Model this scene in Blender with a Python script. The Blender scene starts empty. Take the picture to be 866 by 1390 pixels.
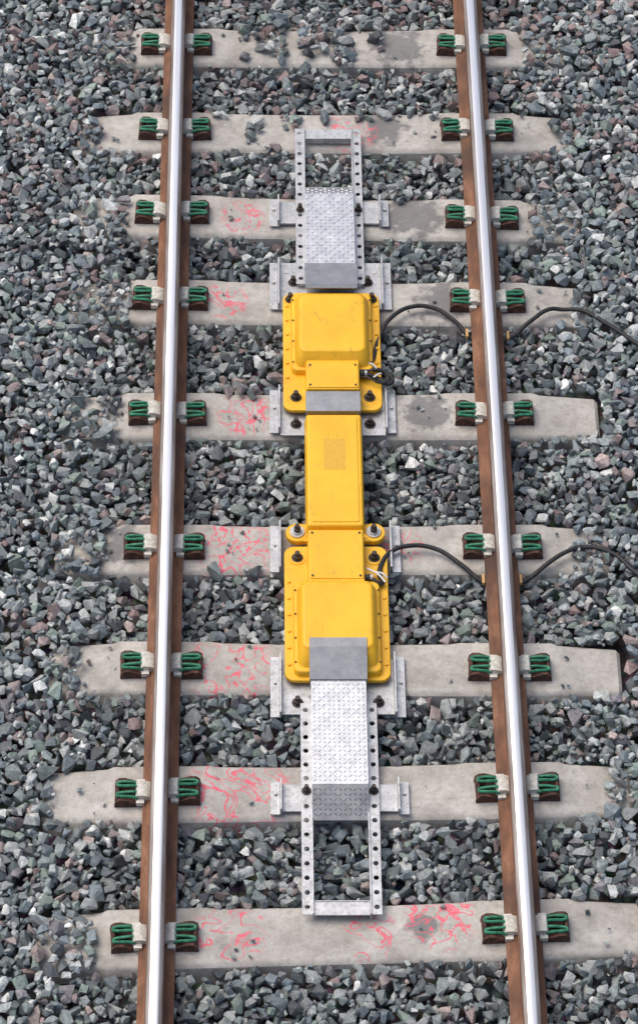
import bpy, bmesh, math, random
import numpy as np
from mathutils import Vector, Matrix
random.seed(7); rng=np.random.default_rng(11)
scene=bpy.context.scene

# ------------------------------------------------------------------ helpers
def link(o,parent=None):
    scene.collection.objects.link(o)
    if parent: o.parent=parent
    return o
def mesh_obj(name,verts,faces,mats,parent=None,smooth=None,mat_idx=None,bevel=0,loc=(0,0,0),segs=2):
    me=bpy.data.meshes.new(name); me.from_pydata([tuple(v) for v in verts],[],faces)
    if not isinstance(mats,(list,tuple)): mats=[mats]
    for m in mats: me.materials.append(m)
    if mat_idx:
        for p,i in zip(me.polygons,mat_idx): p.material_index=i
    bm=bmesh.new(); bm.from_mesh(me); bmesh.ops.recalc_face_normals(bm,faces=bm.faces); bm.to_mesh(me); bm.free()
    if smooth:
        for p in me.polygons: p.use_smooth=True
        me.set_sharp_from_angle(angle=math.radians(smooth))
    o=bpy.data.objects.new(name,me); o.location=loc; link(o,parent)
    if bevel:
        b=o.modifiers.new('bevel','BEVEL'); b.width=bevel; b.segments=segs; b.limit_method='ANGLE'; b.angle_limit=math.radians(35)
    return o
def boxd(x0,x1,y0,y1,z0,z1):
    v=[(x0,y0,z0),(x1,y0,z0),(x1,y1,z0),(x0,y1,z0),(x0,y0,z1),(x1,y0,z1),(x1,y1,z1),(x0,y1,z1)]
    f=[(0,3,2,1),(4,5,6,7),(0,1,5,4),(1,2,6,5),(2,3,7,6),(3,0,4,7)]
    return v,f
def box(name,x0,x1,y0,y1,z0,z1,mat,parent=None,bevel=0.002):
    v,f=boxd(min(x0,x1),max(x0,x1),min(y0,y1),max(y0,y1),z0,z1)
    return mesh_obj(name,v,f,mat,parent,bevel=bevel)
def ring(cx,cy,hx,hy,r,z,n=6):
    out=[]; r=min(r,hx*.99,hy*.99)
    for k,(sx,sy) in enumerate([(1,1),(-1,1),(-1,-1),(1,-1)]):
        for i in range(n+1):
            a=math.pi/2*k+math.pi/2*i/n
            out.append((cx+sx*(hx-r)+r*math.cos(a),cy+sy*(hy-r)+r*math.sin(a),z))
    return out
def loft(name,rings,mat,parent=None,smooth=35):
    v=[];f=[];n=len(rings[0])
    for r in rings: v+=r
    for k in range(len(rings)-1):
        for i in range(n):
            j=(i+1)%n; f.append((k*n+i,k*n+j,(k+1)*n+j,(k+1)*n+i))
    f.append(tuple(range(n))[::-1]); f.append(tuple((len(rings)-1)*n+i for i in range(n)))
    return mesh_obj(name,v,f,mat,parent,smooth=smooth)
def moulded(name,cx,y0,y1,hx,z0,z1,mat,parent,r=.02,rb=.01,draft=.0,y0t=None,y1t=None):
    """moulded box: footprint y0..y1, top y0t..y1t, rounded upper edge radius rb"""
    if y0>y1: y0,y1=y1,y0
    if y0t is None: y0t,y1t=y0+draft,y1-draft
    if y0t>y1t: y0t,y1t=y1t,y0t
    rs=[]
    hx1=hx-draft
    def R(t,ins,z):
        a=y0+(y0t-y0)*t+ins; b=y1+(y1t-y1)*t-ins; h=hx+(hx1-hx)*t-ins
        return ring(cx,(a+b)/2,h,(b-a)/2,max(r-ins,.003),z)
    rs.append(R(0,0,z0))
    zt=(z1-rb-z0)/(z1-z0); rs.append(R(zt,0,z1-rb))
    for k in range(1,6):
        a=math.pi/2*k/5
        rs.append(R(1,rb*(1-math.cos(a)),z1-rb+rb*math.sin(a)))
    rs.append(R(1,rb*1.0+.004,z1))
    return loft(name,rs,mat,parent,smooth=50)
def cyl(name,x,y,z0,z1,r,mat,parent,n=16,bevel=0.001,rot=0):
    v=[];f=[]
    for z in (z0,z1):
        for i in range(n): 
            a=2*math.pi*i/n+rot; v.append((x+r*math.cos(a),y+r*math.sin(a),z))
    for i in range(n): f.append((i,(i+1)%n,n+(i+1)%n,n+i))
    f.append(tuple(range(n))[::-1]); f.append(tuple(range(n,2*n)))
    return mesh_obj(name,v,f,mat,parent,smooth=40 if n>8 else None,bevel=bevel)
def empty(name):
    e=bpy.data.objects.new(name,None); e.empty_display_size=.2; link(e); return e
def curve(name,pts,r,mat,parent=None,cyclic=False,res=8):
    cu=bpy.data.curves.new(name,'CURVE'); cu.dimensions='3D'; cu.bevel_depth=r; cu.bevel_resolution=3; cu.resolution_u=res; cu.use_fill_caps=True
    s=cu.splines.new('BEZIER'); s.bezier_points.add(len(pts)-1); s.use_cyclic_u=cyclic
    for p,c in zip(s.bezier_points,pts):
        p.co=c; p.handle_left_type=p.handle_right_type='AUTO'
    cu.materials.append(mat); o=bpy.data.objects.new(name,cu); link(o,parent); return o

# ------------------------------------------------------------------ materials
class NT:
    def __init__(s,name):
        s.m=bpy.data.materials.new(name); s.m.use_nodes=True; s.t=s.m.node_tree; s.b=s.t.nodes['Principled BSDF']; s.pos=None
    def n(s,t,**k):
        x=s.t.nodes.new(t)
        for a,b in k.items(): setattr(x,a,b)
        return x
    def l(s,a,b): s.t.links.new(a,b)
    def P(s):
        if s.pos is None: s.pos=s.n('ShaderNodeNewGeometry').outputs['Position']
        return s.pos
    def noise(s,scale,detail=4,rough=.55,dist=0,vec=None,stretch=None):
        x=s.n('ShaderNodeTexNoise'); x.inputs['Scale'].default_value=scale; x.inputs['Detail'].default_value=detail
        x.inputs['Roughness'].default_value=rough; x.inputs['Distortion'].default_value=dist
        v=vec or s.P()
        if stretch:
            mp=s.n('ShaderNodeMapping'); mp.inputs['Scale'].default_value=stretch; s.l(v,mp.inputs[0]); v=mp.outputs[0]
        s.l(v,x.inputs['Vector']); return x.outputs['Fac']
    def ramp(s,fac,stops):
        r=s.n('ShaderNodeValToRGB'); e=r.color_ramp.elements
        while len(e)<len(stops): e.new(.5)
        for q,(p,c) in zip(e,stops):
            q.position=p; q.color=(c,c,c,1) if isinstance(c,(int,float)) else (*c,1)
        s.l(fac,r.inputs[0]); return r.outputs[0]
    def mix(s,f,a,b,mode='MIX'):
        x=s.n('ShaderNodeMix',data_type='RGBA',blend_type=mode)
        for i,v in ((0,f),(6,a),(7,b)):
            sock=x.inputs[i]
            if hasattr(v,'is_linked'): s.l(v,sock)
            elif i==0: sock.default_value=float(v)
            elif isinstance(v,(int,float)): sock.default_value=(v,v,v,1)
            else: sock.default_value=(*v,1)
        return x.outputs[2]
    def math(s,op,a,b=0.0,c=None):
        x=s.n('ShaderNodeMath',operation=op)
        for i,v in enumerate([a,b]+([c] if c is not None else [])):
            if hasattr(v,'is_linked'): s.l(v,x.inputs[i])
            else: x.inputs[i].default_value=v
        return x.outputs[0]
    def bump(s,h,strength=.3,dist=.002):
        b=s.n('ShaderNodeBump'); b.inputs['Strength'].default_value=strength; b.inputs['Distance'].default_value=dist
        s.l(h,b.inputs['Height']); s.l(b.outputs[0],s.b.inputs['Normal'])
    def set(s,**k):
        for a,v in k.items():
            sock=s.b.inputs[a.replace('_',' ')]
            if hasattr(v,'is_linked'): s.l(v,sock)
            elif isinstance(v,tuple): sock.default_value=(*v,1)
            else: sock.default_value=v
        return s.m

# ballast stone
t=NT('crushed_granite'); at=t.n('ShaderNodeAttribute',attribute_name='Col')
n1=t.ramp(t.noise(55,5,.65),[(.3,.62),(.7,1.28)]); n2=t.ramp(t.noise(420,3,.7),[(.35,.6),(.5,1.),(.72,1.8)])
c=t.mix(1.,at.outputs['Color'],n1,'MULTIPLY'); c=t.mix(1.,c,n2,'MULTIPLY')
t.bump(t.noise(160,4,.6),.6,.003); M_stone=t.set(Base_Color=c,Roughness=.58)
# ground sheet
t=NT('ballast_ground'); vo=t.n('ShaderNodeTexVoronoi'); vo.inputs['Scale'].default_value=24; t.l(t.P(),vo.inputs['Vector'])
c=t.mix(.75,vo.outputs['Color'],(.16,.165,.17)); c=t.mix(1.,c,t.ramp(vo.outputs['Distance'],[(.0,.9),(.75,.2)]),'MULTIPLY')
c=t.mix(1.,c,(.6,.6,.6),'MULTIPLY')
t.bump(t.math('SUBTRACT',1.,vo.outputs['Distance']),1.,.02); M_ground=t.set(Base_Color=c,Roughness=.9)
# concrete
t=NT('weathered_concrete')
base=t.ramp(t.noise(6,6,.6),[(.3,(.36,.335,.30)),(.5,(.48,.455,.415)),(.72,(.60,.575,.53))])
c=t.mix(t.ramp(t.noise(38,5,.7),[(.46,0.),(.72,.5)]),base,(.25,.22,.185))
c=t.mix(t.ramp(t.noise(11,5,.7,stretch=(1,1.4,1)),[(.55,0.),(.70,.45)]),c,(.24,.215,.185))
c=t.mix(t.ramp(t.noise(3.2,6,.7,.6),[(.54,0.),(.70,.45)]),c,(.22,.20,.185))
c=t.mix(t.ramp(t.noise(180,3,.7),[(.58,0.),(.76,.7)]),c,(.15,.14,.13))
c=t.mix(t.ramp(t.noise(90,2,.5,stretch=(1,1.3,1)),[(.66,0.),(.72,.6)]),c,(.70,.68,.64))
def spots(t,pts):
    acc=None
    for (x,y,r) in pts:
        vm=t.n('ShaderNodeVectorMath',operation='SUBTRACT'); t.l(t.P(),vm.inputs[0]); vm.inputs[1].default_value=(x,y,0)
        v2=t.n('ShaderNodeVectorMath',operation='MULTIPLY'); t.l(vm.outputs[0],v2.inputs[0]); v2.inputs[1].default_value=(1,1,.3)
        ln=t.n('ShaderNodeVectorMath',operation='LENGTH'); t.l(v2.outputs[0],ln.inputs[0])
        q=t.math('SUBTRACT',1.,t.math('DIVIDE',ln.outputs['Value'],r)); q=t.math('MAXIMUM',q,0.)
        acc=q if acc is None else t.math('MAXIMUM',acc,q)
    return acc
dk=spots(t,[(.34,-2.03,.12),(.42,2.0,.26),(.38,3.2,.25),(.2,-.06,.2),(-.95,-.05,.2),(.55,1.42,.22),(.45,.74,.2),(.3,2.62,.2)])
dn=t.math('ADD',dk,t.math('MULTIPLY',t.math('SUBTRACT',t.noise(14,5,.65),.5),1.6))
c=t.mix(t.ramp(dn,[(.36,0.),(.60,.7)]),c,(.11,.11,.115))
pk=spots(t,[(-.42,-1.36,.26),(-.46,-.73,.24),(-.43,-.07,.22),(-.40,.72,.15),(-.5,1.43,.13),(-.42,1.99,.13),(.12,2.58,.16),(-.45,-2.06,.18),(.42,-1.99,.18),(.12,-2.07,.14),(.3,-.06,.13)])
line=t.math('ABSOLUTE',t.math('SUBTRACT',t.noise(7.5,1,.4,2.2),.5))
lm=t.ramp(line,[(.018,1.),(.036,0.)])
pkm=t.math('MULTIPLY',t.ramp(pk,[(.05,0.),(.3,1.)]),lm); pkm=t.math('MULTIPLY',pkm,t.ramp(t.noise(120,4,.7),[(.34,.0),(.52,.95)]))
c=t.mix(pkm,c,(.80,.11,.17))
t.bump(t.noise(140,6,.7),.5,.003); M_conc=t.set(Base_Color=c,Roughness=.88)
# rust rail
t=NT('rusty_rail_steel')
c=t.ramp(t.noise(14,6,.65,stretch=(1,.35,1)),[(.3,(.095,.042,.025)),(.5,(.20,.088,.045)),(.72,(.36,.18,.10))])
c=t.mix(t.ramp(t.noise(2.2,4,.6,stretch=(1,.6,1)),[(.50,0.),(.66,.75)]),c,(.05,.028,.022))
c=t.mix(t.ramp(t.noise(110,3,.7),[(.5,0.),(.75,.5)]),c,(.06,.035,.028))
t.bump(t.noise(90,5,.7),.5,.002); M_rust=t.set(Base_Color=c,Roughness=.78)
t=NT('rail_head_edge_steel')
c=t.ramp(t.noise(25,4,.6,stretch=(1,.1,1)),[(.35,(.13,.10,.085)),(.65,(.30,.28,.27))])
M_hedge=t.set(Base_Color=c,Metallic=.5,Roughness=.5)
t=NT('polished_running_steel')
c=t.ramp(t.noise(30,5,.65,stretch=(3,.05,1)),[(.3,(.62,.635,.66)),(.7,(.86,.87,.90))])
M_hpol=t.set(Base_Color=c,Metallic=.75,Roughness=.30)
# yellow
t=NT('yellow_painted_fibreglass')
c=t.ramp(t.noise(5,4,.6),[(.3,(.84,.43,.012)),(.7,(.93,.525,.020))])
c=t.mix(t.ramp(t.noise(24,6,.72),[(.54,0.),(.80,.45)]),c,(.40,.24,.045))
c=t.mix(t.ramp(t.noise(260,3,.7),[(.60,0.),(.72,.8)]),c,(.12,.07,.02))
c=t.mix(t.ramp(t.noise(30,6,.75,1.,stretch=(1,.3,1)),[(.60,0.),(.70,.6)]),c,(.17,.11,.045))
t.bump(t.noise(60,5,.6),.15,.002); M_yel=t.set(Base_Color=c,Roughness=.42)
t=NT('worn_yellow_label')
c=t.mix(t.ramp(t.noise(70,4,.6,stretch=(1,2.5,1)),[(.48,.1),(.66,.6)]),(.78,.44,.03),(.35,.22,.05)); M_label=t.set(Base_Color=c,Roughness=.6)
# metals
def metal(name,a,b,rough,met=.8,dirt=.5):
    t=NT(name); c=t.ramp(t.noise(18,6,.65),[(.3,a),(.7,b)])
    c=t.mix(t.ramp(t.noise(60,5,.7),[(.50,0.),(.74,dirt)]),c,(.16,.14,.12))
    r=t.ramp(t.noise(30,4,.6),[(.3,rough-.08),(.7,rough+.12)])
    t.bump(t.noise(200,3,.6),.12,.001); return t.set(Base_Color=c,Metallic=met,Roughness=r)
M_galv=metal('galvanised_steel',(.40,.41,.42),(.62,.63,.64),.42,.6,.7)
M_chk=metal('chequer_plate_steel',(.56,.57,.59),(.80,.81,.82),.32,.75,.5)
M_dull=metal('dull_cover_steel',(.25,.26,.28),(.36,.37,.39),.45,.6,.3)
M_chkd=metal('chequer_slope_dark_reflection',(.20,.21,.23),(.34,.35,.37),.42,.75,.5)  # chequer steel with the dark bridge reflection painted into its colour
M_bolt=metal('rusty_bolt_steel',(.03,.024,.022),(.08,.06,.05),.6,.3)
M_wash=metal('zinc_washer',(.50,.50,.47),(.66,.65,.62),.5,.3,.4)
t=NT('cast_iron_rust'); c=t.ramp(t.noise(45,5,.6),[(.3,(.022,.014,.012)),(.55,(.085,.035,.024)),(.78,(.22,.085,.05))]); t.bump(t.noise(150,4,.6),.4,.002); M_cast=t.set(Base_Color=c,Roughness=.8)
t=NT('green_clip_paint'); c=t.ramp(t.noise(60,5,.7),[(.3,(.015,.06,.035)),(.5,(.025,.19,.10)),(.64,(.045,.29,.17)),(.72,(.12,.06,.035))]); M_green=t.set(Base_Color=c,Roughness=.5)
t=NT('nylon_insulator'); c=t.ramp(t.noise(50,5,.65),[(.3,(.44,.43,.37)),(.6,(.74,.73,.67))]); M_nyl=t.set(Base_Color=c,Roughness=.55)
t=NT('black_cable_rubber'); c=t.ramp(t.noise(60,4,.6),[(.4,(.012,.012,.014)),(.75,(.04,.04,.04))]); M_cab=t.set(Base_Color=c,Roughness=.6)
t=NT('white_tie_plastic'); M_tie=t.set(Base_Color=(.7,.7,.68),Roughness=.5)
t=NT('orange_tag'); M_tag=t.set(Base_Color=(.60,.36,.14),Roughness=.6)

# ------------------------------------------------------------------ sleepers
SL=[(3.200,0),(2.582,.0),(1.988,-.019),(1.426,-.009),(.715,0),(-.070,0),(-.728,-.007),(-1.371,.012),(-2.063,.026)]
VIS=[(-.98,1.02),(-1.16,1.15),(-.99,.995),(-.965,1.19),(-.995,1.27),(-1.03,1.09),(-1.12,1.3),(-1.19,1.14),(-1.02,1.24)]
k=3.2
for i in range(7): k+=.63; SL.append((k,0)); VIS.append((-1.1,1.1))
k=-2.063
for i in range(5): k-=.65; SL.append((k,0)); VIS.append((-1.1,1.1))
def sleeper_mesh():
    secs=[(-1.255,.106,-.035),(-1.24,.114,-.022),(-.98,.126,-.008),(-.955,.133,0),(-.55,.133,0),(-.50,.129,-.006),(-.2,.126,-.010),(.2,.126,-.010),(.50,.129,-.006),(.55,.133,0),(.955,.133,0),(.98,.126,-.008),(1.24,.114,-.022),(1.255,.106,-.035)]
    v=[];f=[]
    for x,hw,z in secs:
        e=.012
        v+=[(x,-hw-.055,-.2),(x,-hw-.010,z-.016),(x,-hw+.002,z-.004),(x,-hw+e+.004,z),(x,hw-e-.004,z),(x,hw-.002,z-.004),(x,hw+.010,z-.016),(x,hw+.055,-.2)]
    n=8
    for k in range(len(secs)-1):
        for i in range(n-1): f.append((k*n+i,(k+1)*n+i,(k+1)*n+i+1,k*n+i+1))
    f.append(tuple(range(n))); f.append(tuple((len(secs)-1)*n+i for i in range(n)))
    return v,f
v,f=sleeper_mesh()
so=mesh_obj('concrete_sleeper',v,f,M_conc,smooth=30)
for i,(y,a) in enumerate(SL):
    o=so if i==0 else link(bpy.data.objects.new('concrete_sleeper',so.data))
    o.location=(0,y,0); o.rotation_euler=(0,0,a)

# ------------------------------------------------------------------ rails
def rail(xc):
    hp=[(.075,.008),(.075,.018),(.046,.026),(.02,.040),(.009,.058),(.009,.118),(.017,.130),(.036,.137),(.0368,.158),(.034,.1645),(.029,.168),(.018,.1708),(.010,.1718)]
    prof=hp+[(-x,z) for x,z in reversed(hp)]
    ys=[-25]+[ -8+i*1.0 for i in range(20)]+[45]
    v=[];f=[];mi=[];n=len(prof)
    for y in ys:
        for (x,z) in prof: v.append((xc+x,y,z))
    for k in range(len(ys)-1):
        for i in range(n):
            j=(i+1)%n; f.append((k*n+i,k*n+j,(k+1)*n+j,(k+1)*n+i))
            if i in (11,12,13): mi.append(2)
            elif i in (9,10,14,15): mi.append(1)
            else: mi.append(0)
    f.append(tuple(range(n))); mi.append(0); f.append(tuple((len(ys)-1)*n+i for i in range(n))); mi.append(0)
    return mesh_obj('steel_rail',v,f,[M_rust,M_hedge,M_hpol],smooth=35,mat_idx=mi)
rail(-.7525); rail(.7525)

# ------------------------------------------------------------------ rail fastenings (joined mesh, shared)
def tube(path,r,n=7):
    P=[Vector(p) for p in path]; v=[];f=[]
    for i,p in enumerate(P):
        tdir=(P[min(i+1,len(P)-1)]-P[max(i-1,0)]).normalized()
        up=Vector((0,0,1)); s=tdir.cross(up).normalized(); u=s.cross(tdir)
        for k in range(n):
            a=2*math.pi*k/n; v.append(p+s*r*math.cos(a)+u*r*math.sin(a))
    for i in range(len(P)-1):
        for k in range(n):
            j=(k+1)%n; f.append((i*n+k,i*n+j,(i+1)*n+j,(i+1)*n+k))
    f.append(tuple(range(n))); f.append(tuple((len(P)-1)*n+k for k in range(n)))
    return v,f
def smoothpath(pts,sub=5):
    P=[Vector(p) for p in pts]; out=[]
    for i in range(len(P)-1):
        a=P[max(i-1,0)];b=P[i];c=P[i+1];d=P[min(i+2,len(P)-1)]
        for s in range(sub):
            t=s/sub; out.append(.5*((2*b)+(c-a)*t+(2*a-5*b+4*c-d)*t*t+(3*b-a-3*c+d)*t**3))
    out.append(P[-1]); return out
def fastening():
    V=[];F=[];MI=[]
    def add(vf,m):
        o=len(V); V.extend([tuple(x) for x in vf[0]])
        for q in vf[1]: F.append(tuple(i+o for i in q)); MI.append(m)
    def pl(pts,y0,y1,m):
        n=len(pts); v=[(x,y0,z) for x,z in pts]+[(x,y1,z) for x,z in pts]
        f=[tuple(range(n)),tuple(range(2*n-1,n-1,-1))]+[(i,(i+1)%n,n+(i+1)%n,n+i) for i in range(n)]
        add((v,f),m)
    add(boxd(-.060,.026,-.0445,.0445,-.004,.014),0)
    for s in (-1,1):   # cast cheeks
        pl([(-.066,-.002),(-.062,.032),(-.045,.050),(-.02,.050),(.004,.038),(.024,.028),(.028,-.002)],s*.058,s*.045,0)
    pl([(-.064,.0135),(-.062,.036),(-.054,.046),(-.046,.044),(-.040,.0135)],-.0446,.0446,0)
    pl([(-.035,.0135),(-.02,.034),(.012,.032),(.022,.0135)],-.008,.008,0)
    # green spring clip
    pts=[(.034,-.038,.040),(.010,-.037,.050),(-.025,-.037,.053),(-.048,-.034,.052),(-.052,-.028,.051),(-.048,-.020,.051),(-.025,-.016,.052),(.010,-.015,.055),(.032,-.013,.051),(.038,-.006,.048),(.038,.006,.048),(.032,.013,.051),(.010,.015,.055),(-.025,.016,.052),(-.048,.020,.051),(-.052,.028,.051),(-.048,.034,.052),(-.025,.037,.053),(.010,.037,.050),(.034,.038,.040)]
    add(tube(smoothpath(pts,4),.0070),1)
    # insulators
    pl([(.024,.012),(.026,.048),(.034,.062),(.060,.061),(.084,.050),(.097,.034),(.097,.016),(.06,.012)],-.039,.039,2)
    add(boxd(.028,.062,-.060,-.0395,.012,.036),2); add(boxd(.028,.062,.0395,.060,.012,.036),2)
    return mesh_obj('rail_fastening',V,F,[M_cast,M_green,M_nyl],mat_idx=MI,smooth=35,bevel=.0018,segs=1)
fo=fastening(); first=True
for i,(y,a) in enumerate(SL):
    for xc,rot in ((-.880,0),(-.645,math.pi),(.645,0),(.880,math.pi)):
        o=fo if first else link(bpy.data.objects.new('rail_fastening',fo.data))
        if not first:
            b=o.modifiers.new('bevel','BEVEL'); b.width=.0018; b.segments=1; b.limit_method='ANGLE'
        first=False
        yy=y+math.sin(a)*xc-.012+random.uniform(-.004,.004)
        o.location=(xc+random.uniform(-.003,.003),yy,0.002); o.rotation_euler=(0,0,rot+a+random.uniform(-.05,.05))

# ------------------------------------------------------------------ track magnet assembly
A=empty('track_magnet_assembly'); X0=.008
def bolt(x,y,z,r=.019,h=.035,washer=True,mat=None):
    mat=mat or M_bolt
    if washer: cyl('washer',x,y,z,z+.004,r*1.4,M_bolt,A,20,.0008)
    cyl('hex_nut',x,y,z+.004,z+.022,r,mat,A,6,.002,rot=random.random())
    cyl('stud',x,y,z+.022,z+.022+h*.6,r*.6,mat,A,12,.001)
def perforated_bar(name,xa,xb,ya,yb,z,nh,inner):
    # flat flange with real round holes, plus a vertical flange
    v=[];f=[];m=16;L=(yb-ya)/nh; hx=(xb-xa)/2; hy=L/2; r=.0115
    sq=[]
    for i in range(m):
        a=2*math.pi*(i+.5)/m
        c,s=math.cos(a),math.sin(a); q=max(abs(c),abs(s)); sq.append((c/q*hx,s/q*hy))
    for k in range(nh):
        cx=(xa+xb)/2; cy=ya+L*(k+.5); o=len(v)
        for (x,y) in sq: v.append((cx+x,cy+y,z))
        for i in range(m):
            a=2*math.pi*(i+.5)/m; v.append((cx+r*math.cos(a),cy+r*math.sin(a),z))
        for i in range(m):
            j=(i+1)%m; f.append((o+i,o+j,o+m+j,o+m+i))
        for i in range(m):
            j=(i+1)%m
            (x1,y1),(x2,y2)=sq[i],sq[j]
            if abs(abs(x1)-hx)<1e-6 and abs(abs(y2)-hy)<1e-6 and abs(abs(y1)-hy)>1e-6:
                v.append((cx+x1,cy+y2,z)); f.append((o+i,len(v)-1,o+j))
            elif abs(abs(y1)-hy)<1e-6 and abs(abs(x2)-hx)<1e-6 and abs(abs(x1)-hx)>1e-6:
                v.append((cx+x2,cy+y1,z)); f.append((o+i,len(v)-1,o+j))
    ob=mesh_obj(name,v,f,M_galv,A)
    bm=bmesh.new(); bm.from_mesh(ob.data); bmesh.ops.remove_doubles(bm,verts=bm.verts,dist=1e-4); bmesh.ops.recalc_face_normals(bm,faces=bm.faces)
    bm.faces.ensure_lookup_table()
    if bm.faces[0].normal.z<0: bmesh.ops.reverse_faces(bm,faces=bm.faces)
    bm.to_mesh(ob.data); bm.free()
    s=ob.modifiers.new('s','SOLIDIFY'); s.thickness=.005; s.offset=-1
    xi=xb if inner>0 else xa
    box(name+'_web',xi,xi+inner*.006,ya,yb,z-.035,z+.010,M_galv,A,.001)
def frame(y_in,y_out,name):
    ya,yb=min(y_in,y_out),max(y_in,y_out)
    perforated_bar(name+'_side_bar',X0-.165,X0-.122,ya,yb,.042,15,1)
    perforated_bar(name+'_side_bar',X0+.122,X0+.165,ya,yb,.042,15,-1)
    s=1 if y_out>y_in else -1
    box(name+'_cross_bar',X0-.1155,X0+.1155,y_out-s*.062,y_out,.030,.037,M_galv,A,.001)
    box(name+'_cross_bar_lip',X0-.1155,X0+.1155,y_out-s*.068,y_out-s*.0625,.005,.040,M_galv,A,.001)
frame(1.50,2.554,'upper_frame'); frame(-.95,-2.002,'lower_frame')

def bracket(y0,y1,full,plate_y=None):
    for s in (-1,1):
        box('angle_foot',X0+s*.254,X0+s*.294,y0,y1,.004,.012,M_galv,A,.0015)
        box('angle_upright',X0+s*.245,X0+s*.2535,y0,y1,.004,.055,M_galv,A,.0015)
        cyl('angle_bolt',X0+s*.274,(y0+y1)/2+.02,.012,.022,.009,M_wash,A,6,.001)
        if full is not None:
            box('bracket_plate',X0+s*full,X0+s*.2445,(plate_y or (y0,y1))[0],(plate_y or (y0,y1))[1],.006,.016,M_galv,A,.0015)
bracket(1.911,2.086,.10,(1.925,2.07))
bracket(1.363,1.665,.08,(1.36,1.66))
bracket(.592,.852,.08,(.575,.84))
bracket(-.217,.046,None)
bracket(-1.002,-.682,.08,(-.99,-.70))
bracket(-1.498,-1.335,.10,(-1.485,-1.35))
for (ya,yb) in ((1.40,1.63),(.60,.80),(-.16,.0),(-.96,-.75)):
    box('mounting_block',X0-.115,X0+.115,ya,yb,.017,.036,M_dull,A,.002)

def unit(Yo,s,j0,j1,nm):
    Y=lambda u:Yo+s*u
    moulded(nm+'_flange',X0,Y(0),Y(.735),.231,.038,.056,M_yel,A,r=.045,rb=.005)
    moulded(nm+'_stepped_base',X0,Y(.215),Y(.715),.194,.0555,.088,M_yel,A,r=.03,rb=.008,draft=.004)
    moulded(nm+'_coil_housing',X0,Y(.235),Y(.69),.176,.087,.162,M_yel,A,r=.04,rb=.018,draft=.016,y0t=Y(.268),y1t=Y(.64))
    moulded(nm+'_junction_box',X0,Y(j0),Y(j1),.128,.05,.122,M_yel,A,r=.008,rb=.005,draft=.004)
    a,b=sorted((Y(j0+.012),Y(min(j1-.012,.232))))
    moulded(nm+'_junction_lid',X0,a,b,.119,.121,.127,M_yel,A,r=.008,rb=.002)
    for sx in (-1,1):
        for yy in (a+.014,b-.014): cyl('lid_screw',X0+sx*.106,yy,.127,.1305,.0055,M_bolt,A,10,.0005)
        for u in (.20,.29,.38,.47,.56,.65): cyl('flange_screw',X0+sx*.212,Y(u),.056,.063,.0085,M_yel,A,12,.002)
        for u in (.27,.40,.53,.66): cyl('flange_screw',X0+sx*.184,Y(u),.088,.092,.005,M_bolt,A,10,.001)
unit(.692,1,.070,.29,'upper_unit'); unit(-.105,-1,-.048,.29,'lower_unit')
moulded('middle_cover',X0,.632,-.052,.134,.045,.124,M_yel,A,r=.012,rb=.010,draft=.008,y0t=-.040,y1t=.612)
moulded('middle_cover_rib',X0,.60,-.02,.108,.1235,.128,M_yel,A,r=.01,rb=.003)
box('worn_label',X0-.05,X0+.05,.28,.46,.1278,.1286,M_label,A,.0)
box('bridging_cover',X0-.127,X0+.127,.636,.757,.050,.1185,M_dull,A,.002)
for sx in (-1,1):
    x=X0+sx*.172
    cyl('cover_lug',x,-.036,.038,.070,.052,M_yel,A,28,.004); box('lug_neck',X0+sx*.12,x,-.085,.012,.0385,.068,M_yel,A,.003)
    cyl('lug_washer',x,-.036,.070,.078,.034,M_wash,A,24,.002); cyl('lug_washer_top',x,-.036,.078,.084,.024,M_galv,A,24,.001); bolt(x,-.036,.083,.017,.03,False)
    bolt(x,-.172,.056,.019); cyl('lug_ring',x,-.172,.0565,.0595,.040,M_yel,A,24,.001)
    bolt(x,.770,.056,.019)
    bolt(x,.640,.016,.019)
    bolt(X0+sx*.18,1.53,.016,.018); bolt(X0+sx*.195,1.385,.056,.018)
    bolt(X0+sx*.176,-.93,.016,.018)
    bolt(X0+sx*.1435,1.99,.042,.014); bolt(X0+sx*.1425,-1.40,.042,.015)
    cyl('plate_hole_plug',X0+sx*.215,1.60,.016,.0185,.012,M_wash,A,12,.0005)

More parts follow.
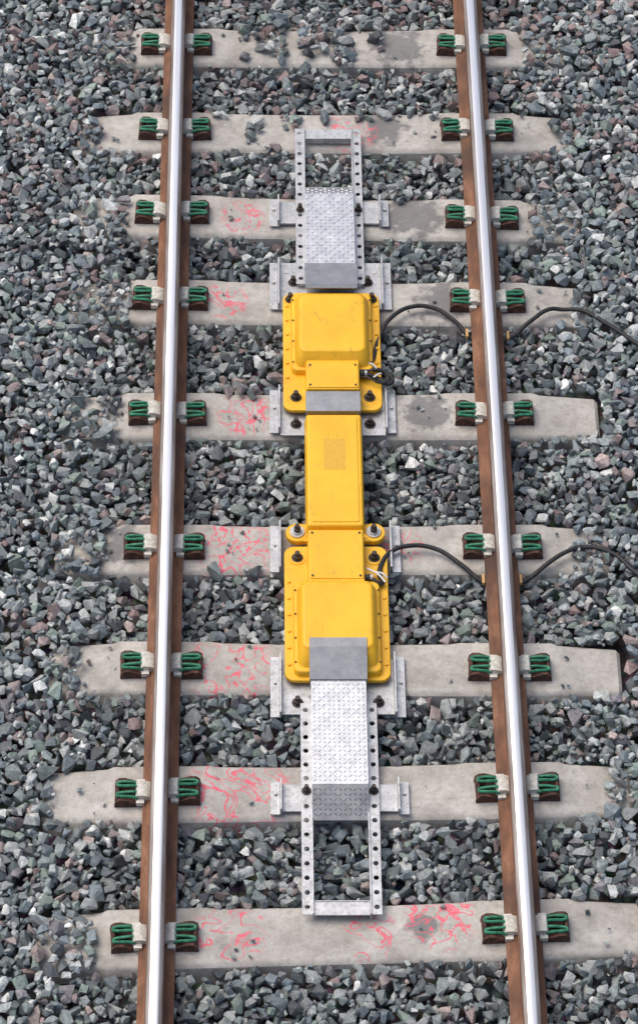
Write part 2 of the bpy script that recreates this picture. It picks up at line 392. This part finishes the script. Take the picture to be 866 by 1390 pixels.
def chequer(name,prof,nose):
    """prof = list of (y,z) ; folded plate with raised tread lozenges and side skirts; last segment is the ramp nose"""
    h=.119; v=[];f=[];mi=[]
    for (y,z) in prof: v+=[(X0-h,y,z),(X0+h,y,z)]
    last=len(prof)-2
    for i in range(len(prof)-1): f.append((2*i,2*i+1,2*i+3,2*i+2)); mi.append(1 if i==last else 0)
    o=len(v)
    for (y,z) in prof: v+=[(X0-h,y,.028),(X0+h,y,.028)]
    for i in range(len(prof)-1):
        f.append((2*i,2*i+2,o+2*i+2,o+2*i)); f.append((2*i+1,o+2*i+1,o+2*i+3,2*i+3)); mi+=[0,0]
    e=len(prof)-1; f.append((2*e,2*e+1,o+2*e+1,o+2*e)); f.append((0,o,o+1,1)); mi+=[1,0]
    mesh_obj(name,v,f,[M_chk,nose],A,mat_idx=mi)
    cum=[0]
    for a,b in zip(prof,prof[1:]): cum.append(cum[-1]+math.dist(a,b))
    V=[];F=[];MI=[]; pitch=.0212; rows=int(cum[-1]/pitch); cols=int(2*h/pitch)
    for i in range(rows):
        s=(i+.5)*pitch
        k=max(j for j in range(len(cum)-1) if cum[j]<=s)
        if cum[k+1]-s<.007 or (s-cum[k]<.007 and k>0): continue
        T=(s-cum[k])/(cum[k+1]-cum[k]); y=prof[k][0]*(1-T)+prof[k+1][0]*T; z=prof[k][1]*(1-T)+prof[k+1][1]*T
        d=Vector((0,prof[k+1][0]-prof[k][0],prof[k+1][1]-prof[k][1])).normalized()
        ux=Vector((1,0,0)); nn=ux.cross(d); nn=nn if nn.z>0 else -nn
        for j in range(cols):
            x=X0-h+ (2*h-cols*pitch)/2+(j+.5)*pitch
            a=math.pi/4 if (i+j)%2 else -math.pi/4
            p=ux*math.cos(a)+d*math.sin(a); q=-ux*math.sin(a)+d*math.cos(a)
            c=Vector((x,y,z)); l,w,hh=.0112,.0038,.0030
            o=len(V)
            V+=[c+p*l-nn*.0003,c+q*w-nn*.0003,c-p*l-nn*.0003,c-q*w-nn*.0003,c+p*l*.6+nn*hh,c+q*w*.35+nn*hh,c-p*l*.6+nn*hh,c-q*w*.35+nn*hh]
            F+=[(o,o+1,o+5,o+4),(o+1,o+2,o+6,o+5),(o+2,o+3,o+7,o+6),(o+3,o,o+4,o+7),(o+4,o+5,o+6,o+7)]; MI+=[1 if k==last else 0]*5
    mesh_obj(name+'_tread_pattern',V,F,[M_chk,nose],A,mat_idx=MI)
chequer('upper_ramp',[(1.560,.104),(2.05,.096),(2.14,.048)],M_chk)
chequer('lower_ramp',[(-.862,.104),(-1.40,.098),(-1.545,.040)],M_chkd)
def foldplate(name,pts,mat,h=.125,th=.005):
    v=[];f=[];n=len(pts)
    for dz in (0,-th):
        for (y,z) in pts: v+=[(X0-h,y,z+dz),(X0+h,y,z+dz)]
    for i in range(n-1):
        f.append((2*i,2*i+1,2*i+3,2*i+2)); o=2*n; f.append((o+2*i,o+2*i+2,o+2*i+3,o+2*i+1))
        f.append((2*i,2*i+2,o+2*i+2,o+2*i)); f.append((2*i+1,o+2*i+1,o+2*i+3,2*i+3))
    f.append((0,2*n,2*n+1,1)); f.append((2*n-2,2*n-1,4*n-1,4*n-2))
    mesh_obj(name,v,f,mat,A,bevel=.0015)
foldplate('upper_cover_plate',[(1.385,.140),(1.42,.130),(1.572,.112),(1.573,.06)],M_dull)
foldplate('lower_cover_plate',[(-.690,.169),(-.738,.169),(-.872,.113),(-.873,.06)],M_dull)

# ------------------------------------------------------------------ cables
C1=empty('black_signal_cable')
curve('cable',[(.125,.895,.085),(.165,.893,.085),(.22,.87,.075),(.275,.845,.07),(.285,.89,.066),(.235,.925,.07),(.19,.935,.075),(.205,1.02,.06),(.236,1.163,.045),(.30,1.29,.04),(.40,1.36,.035),(.50,1.355,.03),(.60,1.28,.02),(.68,1.19,-.003),(.76,1.165,-.004),(.86,1.19,.0),(.96,1.27,.03),(1.06,1.345,.035),(1.12,1.355,.02),(1.2,1.34,.035),(1.31,1.26,.04),(1.47,1.11,.04),(1.7,.9,.04),(2.2,.6,.04)],.0105,M_cab,C1)
curve('earth_loop',[(.13,.915,.08),(.18,.90,.10),(.25,.90,.09),(.27,.86,.08),(.23,.835,.085),(.18,.86,.09),(.13,.88,.08)],.005,M_cab,C1)
C2=empty('black_signal_cable')
curve('cable',[(.125,-.30,.085),(.17,-.315,.085),(.205,-.33,.075),(.20,-.27,.07),(.215,-.20,.06),(.26,-.125,.045),(.339,-.090,.04),(.455,-.10,.032),(.568,-.178,.02),(.68,-.27,-.003),(.76,-.285,-.004),(.85,-.262,.0),(.966,-.178,.03),(1.04,-.125,.035),(1.12,-.094,.035),(1.25,-.13,.04),(1.36,-.25,.04),(1.6,-.4,.04),(2.2,-.6,.04)],.0105,M_cab,C2)
for C,y in ((C1,.893),(C2,-.303)):
    def gx(name,x0,x1,r,mat):
        o=cyl(name,0,0,x0,x1,r,mat,C,12,.001); o.rotation_euler=(0,math.pi/2,0); o.location=(0,y,.085)
    gx('cable_gland',.128,.158,.015,M_cab); gx('gland_nut',.158,.170,.018,M_galv)
for C,p,q in ((C1,(.165,.955,.085),(.215,.925,.085)),(C1,(.20,.865,.09),(.235,.885,.095)),(C2,(.145,-.255,.09),(.225,-.335,.095)),(C2,(.175,-.27,.08),(.235,-.30,.08))):
    curve('cable_tie',[p,((p[0]+q[0])/2+.006,(p[1]+q[1])/2+.004,p[2]+.008),q],.0045,M_tie,C)
for C,x,y in ((C1,.655,1.205),(C1,.85,1.19),(C2,.668,-.262),(C2,.835,-.262)):
    o=box('orange_tag',-.006,.006,-.024,.024,0,.02,M_tag,C,.001); o.location=(x,y,.004)

# ------------------------------------------------------------------ ballast
cell=.007; bx0,bx1,by0,by1=-2.5,2.5,-3.3,4.6
nx=int((bx1-bx0)/cell); ny=int((by1-by0)/cell)
gx_=bx0+(np.arange(nx)+.5)*cell; gy_=by0+(np.arange(ny)+.5)*cell
GX,GY=np.meshgrid(gx_,gy_,indexing='ij')
def vnoise(X,Y,s,seed):
    r=np.random.default_rng(seed).random((64,64)); u=X*s+20; w=Y*s+20
    i=np.floor(u).astype(int);j=np.floor(w).astype(int);a=u-i;b=w-j;a=a*a*(3-2*a);b=b*b*(3-2*b)
    i%=64;j%=64;i1=(i+1)%64;j1=(j+1)%64
    return (r[i,j]*(1-a)+r[i1,j]*a)*(1-b)+(r[i,j1]*(1-a)+r[i1,j1]*a)*b
ax=np.abs(GX)
nz=vnoise(GX,GY,2.1,1)-.5; nz2=vnoise(GX,GY,6,2)-.5
cap=-.014+.028*nz+.014*nz2
sh=np.clip((ax-.93)/.25,0,1); cap=cap+sh*(.036)
edge=np.clip((ax-2.2)/.3,0,1); cap-=edge*.05
H=cap-.080
under=np.abs(ax-.7525)<.085; cap=np.where(under,np.minimum(cap,-.010),cap)
for (y,a),(v0,v1) in zip(SL,VIS):
    yy=GY-(y+np.sin(a)*GX)
    top=np.where(np.abs(yy)<.135,-.002,-.002-(np.abs(yy)-.135)*4); on=(np.abs(yy)<.165)&(ax<1.26)
    H=np.where(on,np.maximum(H,top),H)
    jag=.04*(vnoise(GX,GY,9,5)-.5); je=.018*(vnoise(GX,GY,17,6)-.35)
    vis=(GX>v0+jag)&(GX<v1+jag)&(np.abs(yy)<.146-je)
    cap=np.where(vis,-.5,cap)
    hid=(~((GX>v0+jag)&(GX<v1+jag)))&(np.abs(yy)<.16)
    cap=np.where(hid,np.maximum(cap,.036),cap)
def spill(cap,x0,x1,y0,y1,th,c):
    m=(GX>x0)&(GX<x1)&(GY>y0)&(GY<y1)&(vnoise(GX,GY,11,9)>th); return np.where(m,c,cap)
for q in ((-.44,-.20,3.08,3.4,.30,.042),(-.12,.30,3.16,3.4,.38,.045),(-.12,.2,3.05,3.2,.60,.04),(-.38,-.15,2.45,2.75,.55,.03),(-.6,.6,2.66,2.76,.55,.028),(-.5,.5,2.07,2.15,.55,.028),(-.6,.6,-.24,-.19,.6,.02),(-.6,.6,.82,.88,.6,.025)): cap=spill(cap,*q)
cap=np.where(under&(cap>-.1),np.minimum(cap,-.010),cap)
DISC={}
for k in range(1,12):
    q=np.arange(-k,k+1); DISC[k]=(q[:,None]**2+q[None,:]**2)
def stones_pass(N,rlo,rhi,tries,slack):
    out=[]
    for _ in range(N):
        r=rlo+(rhi-rlo)*random.random()**1.4; best=None
        X=random.uniform(bx0+.05,bx1-.05); Y=random.uniform(by0+.05,by1-.05)
        k=int(r/cell)+1
        for q in range(tries):
            x=X+(random.uniform(-1,1)*r*1.1 if q else 0); y=Y+(random.uniform(-1,1)*r*1.1 if q else 0)
            i=int((x-bx0)/cell); j=int((y-by0)/cell)
            if i-k<0 or j-k<0 or i+k>=nx or j+k>=ny: continue
            w=H[i-k+1:i+k,j-k+1:j+k]; zb=.55*w.mean()+.45*w.max()
            if best is None or zb<best[0]: best=(zb,x,y,i,j)
        if best is None: continue
        zb,x,y,i,j=best; c=random.uniform(.62,.95)
        zc=zb+.42*c*r; ztop=zc+c*r
        if ztop>cap[i,j]+slack: continue
        out.append((x,y,zc,r,c))
        D=DISC[k]; r2=(D*cell*cell)/(r*r); dome=np.where(r2<1,zc+c*r*np.sqrt(np.clip(1-r2,0,1)),-9)
        w=H[i-k:i+k+1,j-k:j+k+1]; np.maximum(w,dome,out=w)
    return out
S=stones_pass(58000,.020,.043,3,.014)+stones_pass(26000,.010,.022,2,.010)
for _ in range(110):
    y,a=random.choice(SL[:9]); x=random.choice([random.uniform(-.55,-.32),random.uniform(.32,.55),random.uniform(-1.1,-.96),random.uniform(.96,1.15)])
    S.append((x,y+random.uniform(-.12,.12),.004,random.uniform(.004,.013),.7))
S=np.array(S); N=len(S); print('stones',N)
NV=32; tm=[]
for q in range(NV):
    bm=bmesh.new(); m=random.choice((10,12,14,16))
    for i in range(m):
        d=rng.normal(size=3); d/=np.linalg.norm(d)
        d=np.sign(d)*np.abs(d)**.72; d*=rng.uniform(.84,1.08); bm.verts.new(d)
    bmesh.ops.convex_hull(bm,input=bm.verts)
    bmesh.ops.delete(bm,geom=[g for g in bm.verts if not g.link_faces],context='VERTS')
    bmesh.ops.triangulate(bm,faces=bm.faces); bm.verts.index_update()
    tm.append((np.array([v.co[:] for v in bm.verts]),np.array([[v.index for v in f.verts] for f in bm.faces]))); bm.free()
pal=np.array([(.150,.175,.175),(.125,.152,.165),(.20,.222,.218),(.32,.34,.33),(.08,.095,.102),(.05,.058,.063),(.175,.145,.142),(.265,.215,.20),(.135,.130,.140),(.46,.47,.45),(.155,.195,.172),(.25,.265,.26)])*1.36
pw=np.array([.17,.14,.14,.11,.11,.08,.04,.03,.05,.04,.08,.09]); pw/=pw.sum()
ci=rng.choice(len(pal),N,p=pw)
col=pal[ci]*rng.uniform(.72,1.3,(N,1))
far=np.clip((S[:,1]-1.2)/2.2,0,1)[:,None]; red=rng.random((N,1))<(.012+.12*far)
col=np.where(red,np.array([.23,.17,.165])*rng.uniform(.7,1.4,(N,1)),col)
inner=(np.abs(S[:,0])<1.0)[:,None]; col=np.where(inner,col*.92,col*1.05)
va=[];fa=[];ca=[];off=0
vi=rng.integers(0,NV,N)
for q in range(NV):
    ids=np.where(vi==q)[0]; V,F=tm[q]; n=len(ids)
    s=S[ids]; ez=rng.uniform(0,2*np.pi,n); tx=rng.normal(0,.42,n); ty=rng.normal(0,.42,n)
    cz,sz=np.cos(ez),np.sin(ez); cx_,sx_=np.cos(tx),np.sin(tx); cy_,sy_=np.cos(ty),np.sin(ty)
    Rz=np.zeros((n,3,3));Rz[:,0,0]=cz;Rz[:,0,1]=-sz;Rz[:,1,0]=sz;Rz[:,1,1]=cz;Rz[:,2,2]=1
    Rx=np.zeros((n,3,3));Rx[:,0,0]=1;Rx[:,1,1]=cx_;Rx[:,1,2]=-sx_;Rx[:,2,1]=sx_;Rx[:,2,2]=cx_
    Ry=np.zeros((n,3,3));Ry[:,1,1]=1;Ry[:,0,0]=cy_;Ry[:,0,2]=sy_;Ry[:,2,0]=-sy_;Ry[:,2,2]=cy_
    sc=np.stack([s[:,3]*rng.uniform(1.0,1.35,n),s[:,3]*rng.uniform(.74,1.0,n),s[:,3]*s[:,4]],1)
    P=V[None]*sc[:,None,:]; P=np.einsum('nij,nvj->nvi',Rz@Rx@Ry,P)+s[:,None,:3]
    va.append(P.reshape(-1,3)); fa.append((F[None]+(off+np.arange(n)*len(V))[:,None,None]).reshape(-1,3)); ca.append(np.repeat(col[ids],len(V),axis=0)); off+=n*len(V)
va=np.concatenate(va);fa=np.concatenate(fa);ca=np.concatenate(ca)
me=bpy.data.meshes.new('track_ballast'); me.vertices.add(len(va)); me.vertices.foreach_set('co',va.astype(np.float32).ravel())
me.loops.add(len(fa)*3); me.loops.foreach_set('vertex_index',fa.astype(np.int32).ravel())
me.polygons.add(len(fa)); me.polygons.foreach_set('loop_start',np.arange(0,len(fa)*3,3,dtype=np.int32))
me.update(calc_edges=True)
me.attributes.new('Col','FLOAT_COLOR','POINT').data.foreach_set('color',np.concatenate([ca,np.ones((len(ca),1))],1).astype(np.float32).ravel())
me.polygons.foreach_set('use_smooth',np.zeros(len(fa),dtype=bool))
me.materials.append(M_stone); link(bpy.data.objects.new('track_ballast',me))
# ground sheet (lower under the modelled ballast)
xs=[-400,-60,-10,-2.6,-2.35,2.35,2.6,10,60,400]; ys=[-400,-60,-10,-3.4,-3.15,4.45,4.7,12,60,400]
v=[(x,y,(-.105 if (abs(x)<2.5 and -3.3<y<4.6) else -.035)) for x in xs for y in ys]
f=[(i*10+j,(i+1)*10+j,(i+1)*10+j+1,i*10+j+1) for i in range(9) for j in range(9)]
mesh_obj('ground',v,f,M_ground)

# ------------------------------------------------------------------ light
w=bpy.data.worlds.new('World'); scene.world=w; w.use_nodes=True
sky=w.node_tree.nodes.new('ShaderNodeTexSky'); sky.sky_type='NISHITA'; sky.sun_disc=False
EL,AZ=math.radians(62),math.radians(-60)   # azimuth from +Y
sky.sun_elevation=EL; sky.sun_rotation=AZ; sky.air_density=1.0; sky.dust_density=5.0; sky.ozone_density=.6
bg=w.node_tree.nodes['Background']; bg.inputs[1].default_value=.15; w.node_tree.links.new(sky.outputs[0],bg.inputs[0])
sd=bpy.data.lights.new('sun','SUN'); sd.energy=1.4; sd.angle=math.radians(50); sd.color=(1,.975,.94)
so_=bpy.data.objects.new('sun',sd); link(so_)
dirv=Vector((math.sin(AZ)*math.cos(EL),math.cos(AZ)*math.cos(EL),math.sin(EL))); so_.rotation_euler=dirv.to_track_quat('Z','Y').to_euler(); so_.location=dirv*20

# ------------------------------------------------------------------ camera
cd=bpy.data.cameras.new('camera'); co=bpy.data.objects.new('camera',cd); link(co)
cd.sensor_fit='VERTICAL'; cd.sensor_height=36; cd.sensor_width=36; cd.lens=36*4126/1390.; cd.clip_end=2000; cd.clip_start=.1
M=Matrix(((.99983,0,-.01866),(-.01149,.78796,-.61562),(.0147,.61573,.78782))).to_4x4(); M.translation=(-.3217,-8.4033,10.9257); co.matrix_world=M
scene.camera=co
scene.view_settings.view_transform='Standard'; scene.view_settings.look='None'; scene.view_settings.exposure=0
